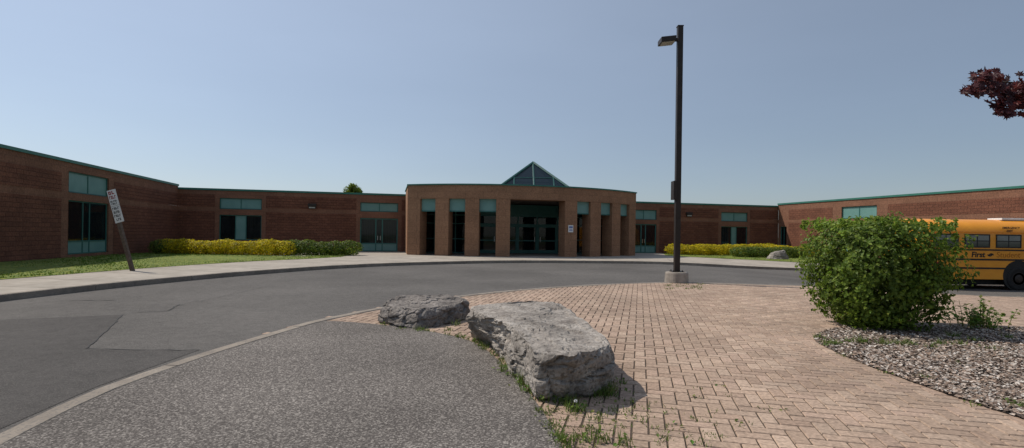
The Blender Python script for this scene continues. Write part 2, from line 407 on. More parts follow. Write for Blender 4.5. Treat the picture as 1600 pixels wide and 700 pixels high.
def blades(mbx, x, y, z, h, n, spread, cols, lean=.5, w=.012):
    for _ in range(n):
        a = ru(0, 6.283); px = x + ru(-spread, spread); py = y + ru(-spread, spread); hh = h * ru(.5, 1.15)
        lx = math.cos(a) * hh * lean * rnd(); ly = math.sin(a) * hh * lean * rnd(); b = ru(0, 6.283)
        wx = math.cos(b) * w; wy = math.sin(b) * w
        c = random.choice(cols); k = ru(.75, 1.2)
        mbx.add([(px - wx, py - wy, z), (px + wx, py + wy, z), (px + lx * .5 + wx * .6, py + ly * .5 + wy * .6, z + hh * .6), (px + lx * .5 - wx * .6, py + ly * .5 - wy * .6, z + hh * .6), (px + lx, py + ly, z + hh)],
                [(0, 1, 2, 3), (3, 2, 4)], 0, [q * k for q in c])
GC = [(.115, .195, .028), (.14, .22, .035), (.09, .155, .024), (.19, .23, .045)]
mb = MB()
for poly, nn in ((lawnL, 3000), (lawnR, 700)):
    xs = [p[0] for p in poly]; ys = [p[1] for p in poly]; k = 0
    while k < nn:
        x = ru(min(xs), max(xs)); y = ru(min(ys), max(ys))
        if x < -y * 1.1 or x > y * 1.1 or not inside((x, y), poly): continue
        u = x * c_ + y * s_; v = -x * s_ + y * c_
        zz = ZS + gz(x, y) + (.12 * sst(UL + 6, UL, u) * sst(40, 30, v) if poly is lawnL else 0)
        blades(mb, x, y, zz - .01, .065, 5, .15, GC, .6, .02); k += 1
o = mb.build('grass', M['blade'], fixn=False); tag(o, 'short green grass on the lawns in front of the brick wings', 'grass', kind='stuff')

# ------------------------------------------------------------------ school building
B = empty('school_building', (*L2W(U0, V0), 0), TH)
tag(B, 'low brown brick school building with green trim, two wings and curved entrance portico', 'building')
def P(plane):
    if plane == 'back': return lambda a, d, z: (a - U0, d, z)
    if plane == 'left': return lambda a, d, z: (UL - U0 - d, a - V0, z)
    return lambda a, d, z: (UR - U0 + d, a - V0, z)
def wall(plane, a0, a1, z1, holes, surr, bands):
    fn = P(plane); mbx = MB(); z0 = -.9
    As = {a0, a1}; Zs = {z0, z1}
    for h in holes: As |= {h[0], h[1]}; Zs |= {h[2], h[3]}
    for q in surr: As |= set(q)
    for q in bands: Zs |= {min(q[0], z1), min(q[1], z1)}
    As = sorted(a for a in As if a0 <= a <= a1); Zs = sorted(Zs)
    for i in range(len(As) - 1):
        for j in range(len(Zs) - 1):
            am = (As[i] + As[i + 1]) / 2; zm = (Zs[j] + Zs[j + 1]) / 2
            if As[i + 1] - As[i] < 1e-4 or Zs[j + 1] - Zs[j] < 1e-4: continue
            if any(h[0] < am < h[1] and h[2] < zm < h[3] for h in holes): continue
            mi = 1 if any(q[0] < am < q[1] for q in surr) or any(q[0] < zm < q[1] for q in bands) else 0
            d = -.012 if mi == 0 else 0
            mbx.add([fn(As[i], d, Zs[j]), fn(As[i + 1], d, Zs[j]), fn(As[i + 1], d, Zs[j + 1]), fn(As[i], d, Zs[j + 1])], [(0, 1, 2, 3)], mi)
    for h in holes:
        q = [(h[0], h[2]), (h[1], h[2]), (h[1], h[3]), (h[0], h[3])]
        for k in range(4):
            p, r = q[k], q[(k + 1) % 4]
            mbx.add([fn(p[0], -.012, p[1]), fn(r[0], -.012, r[1]), fn(r[0], .6, r[1]), fn(p[0], .6, p[1])], [(0, 1, 2, 3)], 1)
    mbx.build('wall', [M['split'], M['smooth']], B, fixn=False)
    mb2 = MB(); mb2.box(a0, a1, .62, 13, z0, z1 - .1, 0, fn); mb2.build('wall_core', M['split'], B)
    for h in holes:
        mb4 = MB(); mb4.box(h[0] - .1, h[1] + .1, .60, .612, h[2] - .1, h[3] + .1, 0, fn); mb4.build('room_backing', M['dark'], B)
    mb3 = MB(); mb3.box(a0 - .0, a1 + .0, -.06, .3, z1, z1 + .14, 0, fn); mb3.build('coping', M['coping'], B)
    mb5 = MB(); mb5.box(a0, a1, .3, 13, z1 - .1, z1 + .0, 0, fn); mb5.build('roof', M['roofing'], B)
def window(plane, r, cols, name='window', bar=.06, handle=False):
    fn = P(plane); a0, a1, z0, z1 = r; f = MB()
    d0, d1 = .07, .15
    f.box(a0, a1, d0, d1, z0, z0 + bar, 0, fn); f.box(a0, a1, d0, d1, z1 - bar, z1, 0, fn)
    f.box(a0, a0 + bar, d0, d1, z0 + bar, z1 - bar, 0, fn); f.box(a1 - bar, a1, d0, d1, z0 + bar, z1 - bar, 0, fn)
    tot = sum(c[0] for c in cols); a = a0 + bar; wd = a1 - a0 - 2 * bar; subs = []
    for i, (wt, k) in enumerate(cols):
        b = a + wd * wt / tot
        if i < len(cols) - 1: f.box(b - bar / 2, b + bar / 2, d0 + .004, d1, z0 + bar, z1 - bar, 0, fn)
        if k.endswith('p') and len(k) > 1:
            zs = z0 + (z1 - z0) * .24
            f.box(a + bar / 2, b - bar / 2, d0 + .006, d1, zs - bar / 2, zs + bar / 2, 0, fn)
            subs.append(('panel', a, b, z0, zs)); subs.append(('pane', a, b, zs, z1))
        elif k[0] == 'g': subs.append(('pane', a, b, z0, z1))
        else: subs.append(('panel', a, b, z0, z1))
        if k[0] == 'g' and 'b' in k: subs.append(('blind', a, b, z0, z1))
        a = b
    w = f.build(name, M['teal'], B)
    for (nm, a, b, y0, y1) in subs:
        q = MB()
        if nm == 'blind':
            x = a + .04; n_ = max(3, int((b - a) / .13)); st = (b - a - .08) / n_
            for i in range(n_):
                q.box(x + i * st, x + i * st + st * .8, .3 + .03 * (i % 2), .31 + .03 * (i % 2), y0 + .1, y1 - .04, 0, fn)
            q.box(x, b - .04, .34, .35, y1 - .12, y1 - .04, 0, fn)
            q.build('blind', M['blind'], w)
        else:
            q.box(a + .01, b - .01, .10, .125, y0 + .01, y1 - .01, 0, fn); q.build(nm, M['glass' if nm == 'pane' else 'panel'], w)
    if handle:
        am = (a0 + a1) / 2
        for sg in (-1, 1):
            q = MB(); q.box(am + sg * .10 - .015, am + sg * .10 + .015, .02, .05, z0 + .9, z0 + 1.25, 0, fn); q.build('handle', M['steel'], w)
    return w
BANDS = [(2.95, 3.28), (4.18, 5)]
def sur(r, m): return (r[0] - m, r[1] + m)
lwU = R('left', 107, 273, 170, 304); lwL = R('left', 103, 315, 166, 396)
lwL = (lwU[0], lwU[1], max(.25, lwL[2]), lwL[3])
wall('left', 8, VB, 4.72, [lwU, lwL], [sur(lwU, .55)], BANDS)
window('left', lwU, [(1, 'p'), (1, 'p')]); window('left', lwL, [(1.0, 'gp'), (.45, 'gp'), (1.2, 'gp')])
b1U = R('back', 343, 310, 409, 327); b1L = R('back', 343, 336, 406, 375); b1L = (b1U[0], b1U[1], b1L[2], b1L[3])
b2U = R('back', 563, 317, 622, 331); b2L = R('back', 563, 341, 622, 392); b2L = (b2U[0], b2U[1], .03, b2L[3])
b3U = R('back', 986, 328, 1026, 343); b3L = R('back', 986, 350, 1026, 393); b3L = (b3U[0], b3U[1], .03, b3L[3])
b4U = R('back', 1127, 332, 1168, 346); b4L = R('back', 1127, 354, 1168, 385); b4L = (b4U[0], b4U[1], b4L[2], b4L[3])
wall('back', UL, UR, 4.5, [b1U, b1L, b2U, b2L, b3U, b3L, b4U, b4L], [sur(b1U, .3), sur(b2U, .3), sur(b3U, .3), sur(b4U, .3)], BANDS)
for r in (b1U, b2U, b3U, b4U): window('back', r, [(1, 'p'), (1, 'p')])
window('back', b1L, [(1, 'g'), (.7, 'p'), (1, 'gb')]); window('back', b4L, [(1, 'gb'), (.5, 'p'), (1, 'g')])
window('back', b2L, [(1, 'gbp'), (.45, 'gbp'), (1, 'gbp')], 'door', .09, True); window('back', b3L, [(1, 'gbp'), (.45, 'gp'), (1, 'gp')], 'door', .09, True)
rwU = R('right', 1315, 322, 1370, 341); rwL = (rwU[0], rwU[1], .5, 2.85)
rwD = R('right', 1219, 354, 1229, 383)
wall('right', 8, VB, 4.72, [rwU, rwL, rwD], [sur(rwU, .9), sur(rwD, .25)], BANDS)
window('right', rwU, [(1, 'p'), (1, 'p')]); window('right', rwL, [(1, 'gp'), (1, 'gbp')]); window('right', rwD, [(1, 'g'), (1, 'g')])
for (x, y) in ((488, 322), (1076, 335)):
    a, z = W('back', x, y); fn = P('back'); q = MB()
    q.box(a - .3, a + .3, -.20, -.013, z - .05, z + .18, 0, fn); q.box(a - .25, a + .25, -.15, -.013, z - .2, z - .05, 0, fn)
    wl = q.build('wall_light', M['bronze'], B, bevel=.015)
    q = MB(); q.box(a - .22, a + .22, -.155, -.151, z - .17, z - .07, 0, fn); q.build('lens', M['lens'], wl)
# portico
RA = 14.9; CVY = 6.6
def AP(phi, r, z): a = math.radians(phi); return (r * math.sin(a), CVY - r * math.cos(a), z)
def arcblock(mbx, p0, p1, r0, r1, z0, z1, n=1):
    vs = []; fs = []
    for i in range(n + 1):
        p = p0 + (p1 - p0) * i / n
        vs += [AP(p, r0, z0), AP(p, r1, z0), AP(p, r1, z1), AP(p, r0, z1)]
    for i in range(n):
        for k in range(4): fs.append((i * 4 + k, i * 4 + (k + 1) % 4, i * 4 + 4 + (k + 1) % 4, i * 4 + 4 + k))
    fs += [(0, 1, 2, 3), (n * 4, n * 4 + 1, n * 4 + 2, n * 4 + 3)]
    mbx.add(vs, fs)
PM, CW, OP = 7.6, 3.7, 4.43; ZF = 3.94; ZT = 4.86
cols = []
for k in range(4):
    p = PM + k * (CW + OP); cols += [(p, p + CW), (-p - CW, -p)]
for (p0, p1) in cols:
    q = MB(); arcblock(q, p0, p1, RA, RA - 1.0, -.3, ZF, 2); q.build('column', M['tan'], B, bevel=.015)
PMX = PM + 4 * CW + 3 * OP
q = MB(); arcblock(q, -PMX, PMX, RA + .012, RA - 1.05, ZF, ZT, 40); q.build('fascia', M['tan'], B)
q = MB(); arcblock(q, -PMX - .2, PMX + .2, RA + .07, RA - .4, ZT, ZT + .09, 40)
e = AP(PMX, RA, 0)
q.box(-e[0] - .06, -e[0] + .4, e[1], .4, ZT, ZT + .09); q.box(e[0] - .4, e[0] + .06, e[1], .4, ZT, ZT + .09)
q.build('coping', M['coping'], B)
for k in range(3):
    for sg in (-1, 1):
        p0 = PM + CW + k * (CW + OP); p1 = p0 + OP
        w = MB(); arcblock(w, *(sorted((sg * p0, sg * p1))), RA - .25, RA - .33, 3.12, ZF, 2); w.build('panel', M['panel'], B)
        w = MB(); arcblock(w, *(sorted((sg * p0, sg * p1))), RA - .22, RA - .36, 3.05, 3.12, 2); w.build('panel_sill', M['teal'], B)
side0 = AP(PMX, RA - 1, 0)
q = MB(); q.box(e[0] - .45, e[0] - .0, side0[1] + .02, -.015, -.3, ZT); q.build('side_wall', M['tan'], B)
q = MB(); q.box(-e[0] + .0, -e[0] + .45, side0[1] + .02, -.015, -.3, ZT); q.build('side_wall', M['tan'], B)
for nm, z, mt in (('soffit', 3.99, 'soffit'), ('portico_roof', 4.62, 'roofing')):
    q = MB(); poly = [AP(-PMX + 2 * PMX * i / 30, RA - .8, z) for i in range(31)] + [(e[0] - .2, 6, z), (-e[0] + .2, 6, z)]
    q.add(poly, [tuple(range(len(poly)))]); q.build(nm, M[mt], B, fixn=False)
# entrance glazing
EV = -2.4
def ebox(q, a0, a1, z0, z1, d0=0, d1=.1): q.box(a0, a1, EV + d0, EV + d1, z0, z1)
q = MB()
for a in (-8.2, -6.6, -5.0, -3.4, 3.3, 4.9, 6.5, 8.1): ebox(q, a, a + .1, .03, 3.9)
for z in (.03, 1.1, 2.28, 2.95): ebox(q, -8.1, -3.4, z, z + .08, .005); ebox(q, 3.4, 8.1, z, z + .08, .005)
for z in (2.28, 2.95, 3.8): ebox(q, -3.3, 3.3, z, z + .1, .005)
for a in (-1.7, 0, 1.6): ebox(q, a, a + .1, 2.38, 3.8, .008)
ew = q.build('entrance_frame', M['teal'], B)
for (a0, a1, z0, z1, mt) in ((-8.1, -3.4, .1, 3.9, 'glass'), (3.4, 8.1, .1, 3.9, 'glass'), (-3.3, 3.3, 2.38, 2.95, 'glass')):
    q = MB(); ebox(q, a0, a1, z0, z1, .05, .07); q.build('pane', M[mt], ew)
q = MB(); ebox(q, -3.3, 3.3, 3.05, 3.8, .04, .06); q.build('panel', M['teal'], ew)
for i in range(4):
    a0 = -3.3 + i * 1.65; a1 = a0 + 1.65; q = MB()
    ebox(q, a0, a0 + .14, .04, 2.28); ebox(q, a1 - .14, a1, .04, 2.28); ebox(q, a0 + .14, a1 - .14, .04, .3); ebox(q, a0 + .14, a1 - .14, 2.12, 2.28)
    ebox(q, a0 + .14, a1 - .14, 1.0, 1.1, .01)
    dd = q.build('door', M['teal'], B)
    q = MB(); ebox(q, a0 + .14, a1 - .14, .3, 2.12, .045, .06); q.build('pane', M['glass'], dd)
    q = MB(); ax = a1 - .25 if i % 2 == 0 else a0 + .22; ebox(q, ax, ax + .03, .95, 1.35, -.06, -.03); q.build('handle', M['steel'], dd)
q = MB(); q.box(-8.3, 8.3, EV + 1.6, EV + 1.62, 0, 3.95); q.build('lobby_wall', M['dark'], B)
for (a, b, z0, z1) in ((-2.6, -1.9, 1.3, 1.75), (.5, 1.3, 1.2, 1.8), (2.0, 2.5, 1.1, 1.7)):
    q = MB(); ebox(q, a, b, z0, z1, .9, .92); q.build('pale_panel', M['blind'], B)  # plain pale sheets standing free behind the entrance glass
pn = PM + CW * .45
q = MB(); arcblock(q, pn - .75, pn + .75, RA + .035, RA + .012, 1.75, 2.25); w = q.build('notice', M['white'], B)
q = MB(); arcblock(q, pn - .55, pn + .55, RA + .038, RA + .0355, 2.06, 2.16); arcblock(q, pn - .5, pn + .4, RA + .038, RA + .0355, 1.95, 1.99); arcblock(q, pn - .5, pn + .5, RA + .038, RA + .0355, 1.86, 1.90); q.build('notice_print', M['blue'], w)
# glazed pyramid skylight
d = ray(833, 254); dv = -d.x * s_ + d.y * c_; t = 39.2 / dv; uA = d.x * t * c_ + d.y * t * s_; zA = EYE + d.z * t
ap = Vector((uA - U0, 39.2 - V0, zA)); hb = 3.0; zb = 4.72
cor = [Vector((ap.x + (a * c_ + b * s_) * hb, ap.y + (-a * s_ + b * c_) * hb, zb)) for a, b in ((-1, -1), (1, -1), (1, 1), (-1, 1))]
q = MB()
for k in range(4):
    k2 = (k + 1) % 4
    q.tube([cor[k], ap], .11, 6); q.tube([cor[k], cor[k2]], .12, 6)
    q.tube([(cor[k] + cor[k2]) / 2, ap], .075, 6)
    for f in (.25, .75):
        p = cor[k].lerp(cor[k2], f)
        top = cor[k].lerp(ap, f * 2) if f < .5 else cor[k2].lerp(ap, (1 - f) * 2)
        q.tube([p, top], .06, 5)
    q.tube([cor[k].lerp(ap, .45), cor[k2].lerp(ap, .45)], .05, 5)
sk = q.build('skylight', M['darkteal'], B)
q = MB()
for k in range(4):
    a, b = cor[k], cor[(k + 1) % 4]; q.add([a, b, b - Vector((0, 0, .12)), a - Vector((0, 0, .12))], [(0, 1, 2, 3)])
q.build('skylight_curb', M['teal'], sk, fixn=False)
for k in range(4):
    w = MB(); w.add([cor[k] * .995 + ap * .005, cor[(k + 1) % 4] * .995 + ap * .005, ap], [(0, 1, 2)]); w.build('pane', M['skyglass'], sk, fixn=False)

# ------------------------------------------------------------------ rocks
def resample(poly, n):
    P_ = [Vector(p) for p in poly]; out = []
    for i in range(n):
        t = i / n * len(P_); k = int(t); f = t - k
        out.append(P_[k].lerp(P_[(k + 1) % len(P_)], f))
    return out
def rock(name, base, top, mat, seed, amp=.05, n=156, topamp=.45, chip=.05):
    b = resample([(p[0], p[1], p[2]) for p in base], n); t = resample(top, n); rings = []
    cb = sum(b, Vector()) / n; NR = 26; NC = 30
    for k in range(NR + 1):
        f = k / NR; r = []
        for i in range(n):
            p = b[i].lerp(t[i], f); rad = Vector((p.x - cb.x, p.y - cb.y, 0)).normalized()
            p = p + rad * (.035 * math.sin(math.pi * f) - .022 * max(0, f - .9) / .1)
            r.append(p)
        rings.append(r)
    ct = sum(t, Vector()) / n
    for k in range(1, NC):
        f = k / NC; rings.append([rings[NR][i].lerp(ct, f) + Vector((0, 0, .012 * math.sin(f * math.pi / 2))) for i in range(n)])
    vs = []
    for k, r in enumerate(rings):
        for p in r:
            q = p * 1.0; fr = Vector((0, 0, 0)); a = amp; sc = 1.6
            for o_ in range(6):
                fr += noise.noise_vector(q * sc + Vector((seed, seed * 2, o_ * 7))) * a; a *= .6; sc *= 2.0
            dd, pp = noise.voronoi(Vector((q.x * 3.2, q.y * 3.2, q.z * 6.5)) + Vector((seed, seed, 0)))
            cr = (dd[1] - dd[0]); fac = noise.noise(pp[0] * 3.1) * chip
            out = Vector((p.x - cb.x, p.y - cb.y, .0)).normalized()
            if k > NR:
                fl = .016 * round(2.0 * noise.noise(Vector((q.x * 2.3, q.y * 1.7, seed))) + .6 * noise.noise(Vector((q.x * 6, q.y * 6, seed))))
                dsp = Vector((0, 0, fl))
            else: dsp = out * (fac - .035 * (1 - min(1, cr * 5)))
            vs.append((q.x + fr.x + dsp.x, q.y + fr.y + dsp.y, q.z + fr.z * (topamp if k >= NR else .6) + dsp.z))
    fs = []
    for k in range(len(rings) - 1):
        for i in range(n):
            i2 = (i + 1) % n; fs.append((k * n + i, k * n + i2, (k + 1) * n + i2, (k + 1) * n + i))
    fs.append(tuple((len(rings) - 1) * n + i for i in range(n)))
    mbx = MB(); mbx.add(vs, fs); return mbx.build(name, mat, smooth=False)
def g3(x, y, z=-.05): p = G(x, y, 0); return (p[0], p[1], z)
def t3(x, y, z): p = G(x, y, z); return (p[0], p[1], z)
base = [g3(736, 526), g3(772, 540), g3(796, 578), g3(838, 622), g3(885, 626), g3(957, 608), (1.14, 5.9, -.05), (1.1, 7.2, -.05), (.85, 8.4, -.05), (.2, 8.7, -.05), (-.35, 8.4, -.05), (-.6, 7.9, -.05)]
top = [t3(737, 485, .51), t3(773, 499, .53), t3(802, 514, .52), t3(834, 548, .48), t3(890, 556, .485), t3(956, 543, .455), t3(946, 525, .49), t3(918, 501, .53), t3(882, 475, .545), t3(830, 469, .56), t3(775, 472, .56), t3(740, 476, .53)]
o = rock('boulder', base, top, M['rock'], 3.1, .045, chip=.085)
tag(o, 'large long grey limestone boulder in the foreground at the edge of the brick pavers', 'boulder')
base = [g3(591, 504), g3(620, 511), g3(652, 516), g3(690, 510), g3(722, 500), (-.75, 9.9, -.05), (-1.0, 10.9, -.05), (-1.6, 11.1, -.05), (-2.25, 10.6, -.05), (-2.4, 9.6, -.05)]
top = [t3(600, 475, .33), t3(620, 479, .32), t3(652, 485, .29), t3(690, 479, .31), t3(723, 472, .33), t3(722, 465, .36), t3(700, 460, .39), t3(650, 459, .41), t3(620, 463, .38), t3(603, 468, .35)]
o = rock('boulder', base, top, M['rock2'], 8.7, .055, chip=.08, topamp=.6)
tag(o, 'smaller flat dark grey boulder lying behind and left of the long one', 'boulder')
p = D(1215, 400, 37.5); p.z = 0
base = [(p.x + math.cos(a) * .85, p.y + math.sin(a) * .6, -.03) for a in [i * .785 for i in range(8)]]
top = [(p.x + math.cos(a) * .5 - .05, p.y + math.sin(a) * .4, .55 + .12 * math.cos(a)) for a in [i * .785 for i in range(8)]]
o = rock('boulder', base, top, M['rock'], 5.5, .06, 40)
tag(o, 'pale grey boulder far off among the shrubs in front of the right brick wing', 'boulder')

# ------------------------------------------------------------------ foliage helpers
def leaf(mbx, p, nrm, s, col, ar=.34, fold=.12):
    nrm = (Vector(nrm) + Vector((ru(-1, 1), ru(-1, 1), ru(-.6, 1))) * .8).normalized()
    a = nrm.orthogonal(); a.rotate(Matrix.Rotation(ru(0, 6.283), 3, nrm)); a.normalize(); b = nrm.cross(a)
    s = s * ru(.7, 1.25)
    mbx.add([p - a * s * .5, p + b * s * ar + nrm * s * fold, p + a * s * .5, p - b * s * ar + nrm * s * fold], [(0, 1, 2), (0, 2, 3)], 0, col)
def shrub_mesh(name, rx, ry, rz, n, size, cols, seed, boxy=3.0, taper=.8, lump=.14, lumpsc=1.6, inner=.6, gaps=0):
    mbx = MB()
    for _ in range(n):
        while True:
            d = Vector((ru(-1, 1), ru(-1, 1), ru(-1, 1)))
            if .05 < d.length < 1: break
        d.normalize()
        r = (abs(d.x) ** boxy + abs(d.y) ** boxy + abs(d.z) ** boxy) ** (-1 / boxy)
        lu = 1 + lump * noise.noise(d * lumpsc * 2 + Vector((seed, 0, 0))) + lump * .8 * noise.noise(d * lumpsc * 5 + Vector((0, seed, 0)))
        f = (inner + (1 - inner) * rnd() ** .5) * lu
        p = d * r * f; tp = taper + (1 - taper) * sst(-1, .1, p.z)
        pos = Vector((p.x * rx * tp, p.y * ry * tp, rz + p.z * rz))
        if pos.z < .03: continue
        cl = noise.noise(pos * 3.6 + Vector((seed, 1, 8)))
        if gaps and cl < -.18 and f / lu > .74 and rnd() < gaps: continue
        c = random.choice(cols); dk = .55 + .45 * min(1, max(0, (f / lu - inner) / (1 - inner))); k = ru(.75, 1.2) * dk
        k *= 1 + .35 * noise.noise(pos * 2.2 + Vector((seed, 3, 1)))
        leaf(mbx, pos, d, size, [q * k for q in c])
    return mbx
BC = [(.165, .245, .033), (.13, .205, .028), (.22, .30, .042), (.10, .165, .024)]
bx, by = 6.6, 9.3
bush = empty('bush', (bx, by, 0)); tag(bush, 'large dense leafy green bush growing in the mulch bed in front of the school bus', 'bush')
brx, bry, brz = 1.06, .98, .97
mbx = shrub_mesh('foliage', brx, bry, brz, 27000, .072, BC, 4.2, 5.0, .74, inner=.42, lump=.15, lumpsc=2.0, gaps=.85)
def shoot(o_, dr, L_):
    for i in range(8):
        p_ = o_ + dr * (L_ * i / 7)
        for _ in range(2): leaf(mbx, p_ + Vector((ru(-.02, .02), ru(-.02, .02), ru(-.02, .02))), (ru(-1, 1), ru(-1, 1), .3), .065, [q_ * ru(.85, 1.2) for q_ in BC[2]])
for _ in range(190):
    if rnd() < .5:
        x = ru(-1, 1) * brx * .92; y = ru(-1, 1) * bry * .92
        shoot(Vector((x, y, 1.78)), Vector((ru(-.4, .4), ru(-.4, .4), 1)).normalized(), ru(.06, .22))
    else:
        a = ru(0, 6.283); c2, s2 = math.cos(a), math.sin(a); r_ = (abs(c2) ** 4 + abs(s2) ** 4) ** -.25
        z = ru(.15, 1.8); tp_ = .74 + .26 * sst(-1, .1, z / brz - 1)
        shoot(Vector((c2 * r_ * brx * .9 * tp_, s2 * r_ * bry * .9 * tp_, z)), Vector((c2, s2, ru(-.1, .9))).normalized(), ru(.05, .17))
mbx.build('foliage', M['leaf'], bush, fixn=False)
q = MB()
for _ in range(60):
    a = ru(0, 6.283); r0 = ru(0, .35); e1 = Vector((math.cos(a) * ru(.35, .95), math.sin(a) * ru(.3, .9), ru(.6, 1.75)))
    q.tube([(math.cos(a) * r0, math.sin(a) * r0, -.02), Vector((math.cos(a) * r0, math.sin(a) * r0, .2)).lerp(e1, .4), e1], [.018, .012, .005], 5)
q.build('stem', M['twig'], bush)

YEL = [(.66, .52, .012), (.58, .48, .018), (.74, .60, .022), (.40, .40, .022)]
GRN = [(.10, .17, .026), (.08, .14, .022), (.14, .21, .035), (.22, .26, .03)]
ordn = ['first', 'second', 'third', 'fourth', 'fifth', 'sixth', 'seventh', 'eighth', 'ninth', 'tenth']
protoY = [shrub_mesh('s', .75, .7, .52, 1700, .10, YEL, 1.3 + k, 2.6, .95, lump=.2) for k in range(3)]
protoG = [shrub_mesh('s', .75, .7, .48, 1500, .10, GRN, 7.3 + k, 2.4, .95, lump=.2) for k in range(3)]
mesh_cache = {}
def put_shrub(kind, k, loc, sc, name, label, group):
    key = (kind, k % 3)
    if key not in mesh_cache:
        o = (protoY if kind == 'y' else protoG)[k % 3].build(name, M['leaf'], fixn=False); mesh_cache[key] = o
    else:
        o = mesh_cache[key].copy(); COL.objects.link(o); o.name = name
        if 'group' in o.keys(): del o['group']
    o.location = loc; o.scale = sc; o.rotation_euler = (0, 0, k * 1.7)
    tag(o, label, 'shrub', group); return o
def row(kind, px0, px1, n, Y, ztop_px, name, lab, group, z0=0):
    for k in range(n):
        x = px0 + (px1 - px0) * k / max(1, n - 1); p = D(x, 390, Y + ru(-.25, .25)); zt = D(x, ztop_px, Y).z
        h = (zt - z0) * ru(.9, 1.1); hw = abs(px1 - px0) / max(1, n - 1) / 800 * Y * .82
        put_shrub(kind, k, (p.x, p.y, z0), (hw / .72, hw / .7, h / (1.04 if kind == 'y' else .96)), name, f'{lab[0]} {ordn[k]} {lab[1]}', group)
row('y', 268, 442, 9, 32.5, 375, 'golden_shrub', ('golden yellow shrub,', 'from the left in the hedge in front of the left wing'), 'yellow shrubs left of the entrance')
row('g', 458, 546, 5, 33.6, 376, 'green_shrub', ('low green shrub,', 'from the left between the yellow hedge and entrance walk'), 'green shrubs left of the entrance')
put_shrub('g', 1, (D(250, 390, 32).x, 32, 0), (.9, .8, .95), 'green_shrub', 'green shrub at the left end of the yellow hedge', None)
row('y', 1058, 1200, 8, 43.5, 382, 'golden_shrub', ('golden yellow shrub,', 'from the left in the hedge right of the lamp post'), 'yellow shrubs right of the entrance')
row('g', 1160, 1246, 5, 40.0, 385, 'green_shrub', ('low green shrub,', 'from the left beside the far pale boulder'), 'green shrubs right of the entrance')
row('y', 1218, 1250, 2, 42.5, 385, 'golden_shrub', ('golden yellow shrub,', 'of two close behind the far pale boulder'), 'yellow shrubs behind the far boulder')

# distant tree above the roof
tp = D(553, 300, 62)
tr = empty('distant_tree', (tp.x, 62, 0)); tag(tr, 'bright yellow green tree top showing above the roof left of the entrance', 'tree')
q = MB(); q.tube([(0, 0, -.3), (.1, 0, 2.5), (0, .1, 5.2)], [.22, .16, .07], 8)
for a in range(6): q.tube([(.05, 0, 3 + a * .3), (math.cos(a * 1.1) * 1.2, math.sin(a * 1.1) * 1.1, 5 + a * .25)], [.07, .03], 5)
q.build('trunk', M['bark'], tr)
mbx = MB()
for i in range(46):
    d0 = Vector((random.gauss(0, 1), random.gauss(0, 1), random.gauss(0, 1))).normalized() * ru(.3, 1)
    cc = Vector((d0.x * 1.25, d0.y * 1.1, 5.75 + d0.z * 1.35)); rr = ru(.35, .55)
    for _ in range(130):
        d = Vector((random.gauss(0, 1), random.gauss(0, 1), random.gauss(0, 1))).normalized()
        k = ru(.7, 1.2); leaf(mbx, cc + d * rr * rnd() ** .4, d, .2, (.18 * k, .25 * k, .03 * k))
mbx.build('crown', M['leaf'], tr, fixn=False)

# red maple, trunk outside the frame, one bough reaching in
def maple_leaf(mbx, p, nrm, s, col):
    nrm = nrm.normalized(); a = nrm.orthogonal(); a.rotate(Matrix.Rotation(ru(0, 6.283), 3, nrm)); a.normalize(); b = nrm.cross(a)
    R_ = [(0, .55), (18, .30), (40, .52), (62, .26), (90, .42), (125, .2), (155, .3), (180, .12)]
    pts = [(t, r) for t, r in R_] + [(-t, r) for t, r in reversed(R_[1:-1])]
    vs = [p - nrm * s * .03]
    for t, r in pts:
        t = math.radians(t); vs.append(p + (a * math.cos(t) + b * math.sin(t)) * s * r * ru(.92, 1.08) + nrm * s * .18 * r * r - nrm * s * .1)
    n = len(pts); mbx.add(vs, [(0, 1 + i, 1 + (i + 1) % n) for i in range(n)], 0, col)
RED = [(.085, .018, .018), (.06, .014, .017), (.12, .024, .02), (.045, .012, .016)]
mt_ = empty('maple_tree', (9.7, 5.8, 0)); tag(mt_, 'dark red leaved maple whose bough hangs in at the upper right', 'tree')
def rel(v): return Vector(v) - Vector((9.7, 5.8, 0))
q = MB(); q.tube([(0, 0, -.1), (.03, 0, 1.2), (-.02, .05, 2.6), (0, 0, 4.0), (.05, 0, 5.6)], [.13, .11, .09, .06, .025], 10); q.build('trunk', M['bark'], mt_)
mid = D(1610, 132, 6.5); far = D(1680, 120, 6.3)
q = MB()
q.tube([(0, 0, 2.6), rel(far), rel(mid), rel(D(1570, 128, 6.55)), rel(D(1525, 128, 6.6))], [.05, .03, .016, .009, .004], 6)
q.tube([rel(mid), rel(D(1580, 160, 6.5)), rel(D(1562, 178, 6.5))], [.01, .007, .003], 5)
q.tube([rel(far), rel(D(1625, 165, 6.4)), rel(D(1590, 175, 6.4))], [.012, .008, .004], 5)
for k in range(12):
    a = k * 2.4; q.tube([(0, 0, 2.4 + k * .24), (math.cos(a) * 1.0, math.sin(a) * .9, 3.1 + k * .26), (math.cos(a) * 1.8, math.sin(a) * 1.5, 3.5 + k * .26)], [.04, .025, .008], 6)
q.build('branch', M['bark'], mt_)
mbx = MB()
def mcol():
    c = random.choice(RED); k = ru(.7, 1.3); return [x * k for x in c]
ctrs = [(1520, 138, 10), (1532, 122, 15), (1548, 140, 18), (1560, 128, 18), (1570, 153, 18), (1562, 170, 10), (1585, 140, 22), (1590, 165, 18), (1605, 150, 24), (1612, 128, 16), (1548, 116, 10), (1640, 140, 30), (1660, 160, 30), (1512, 141, 7), (1575, 176, 7), (1598, 138, 16), (1535, 140, 10)]
for (x, y, rr) in ctrs:
    for _ in range(int(12 + rr * 1.4)):
        p = D(x + random.gauss(0, rr * .5), y + random.gauss(0, rr * .4), 6.5 + ru(-.28, .28))
        maple_leaf(mbx, rel(p), Vector((ru(-.7, .7), -ru(.1, 1), ru(-.2, 1))), ru(.09, .15), mcol())
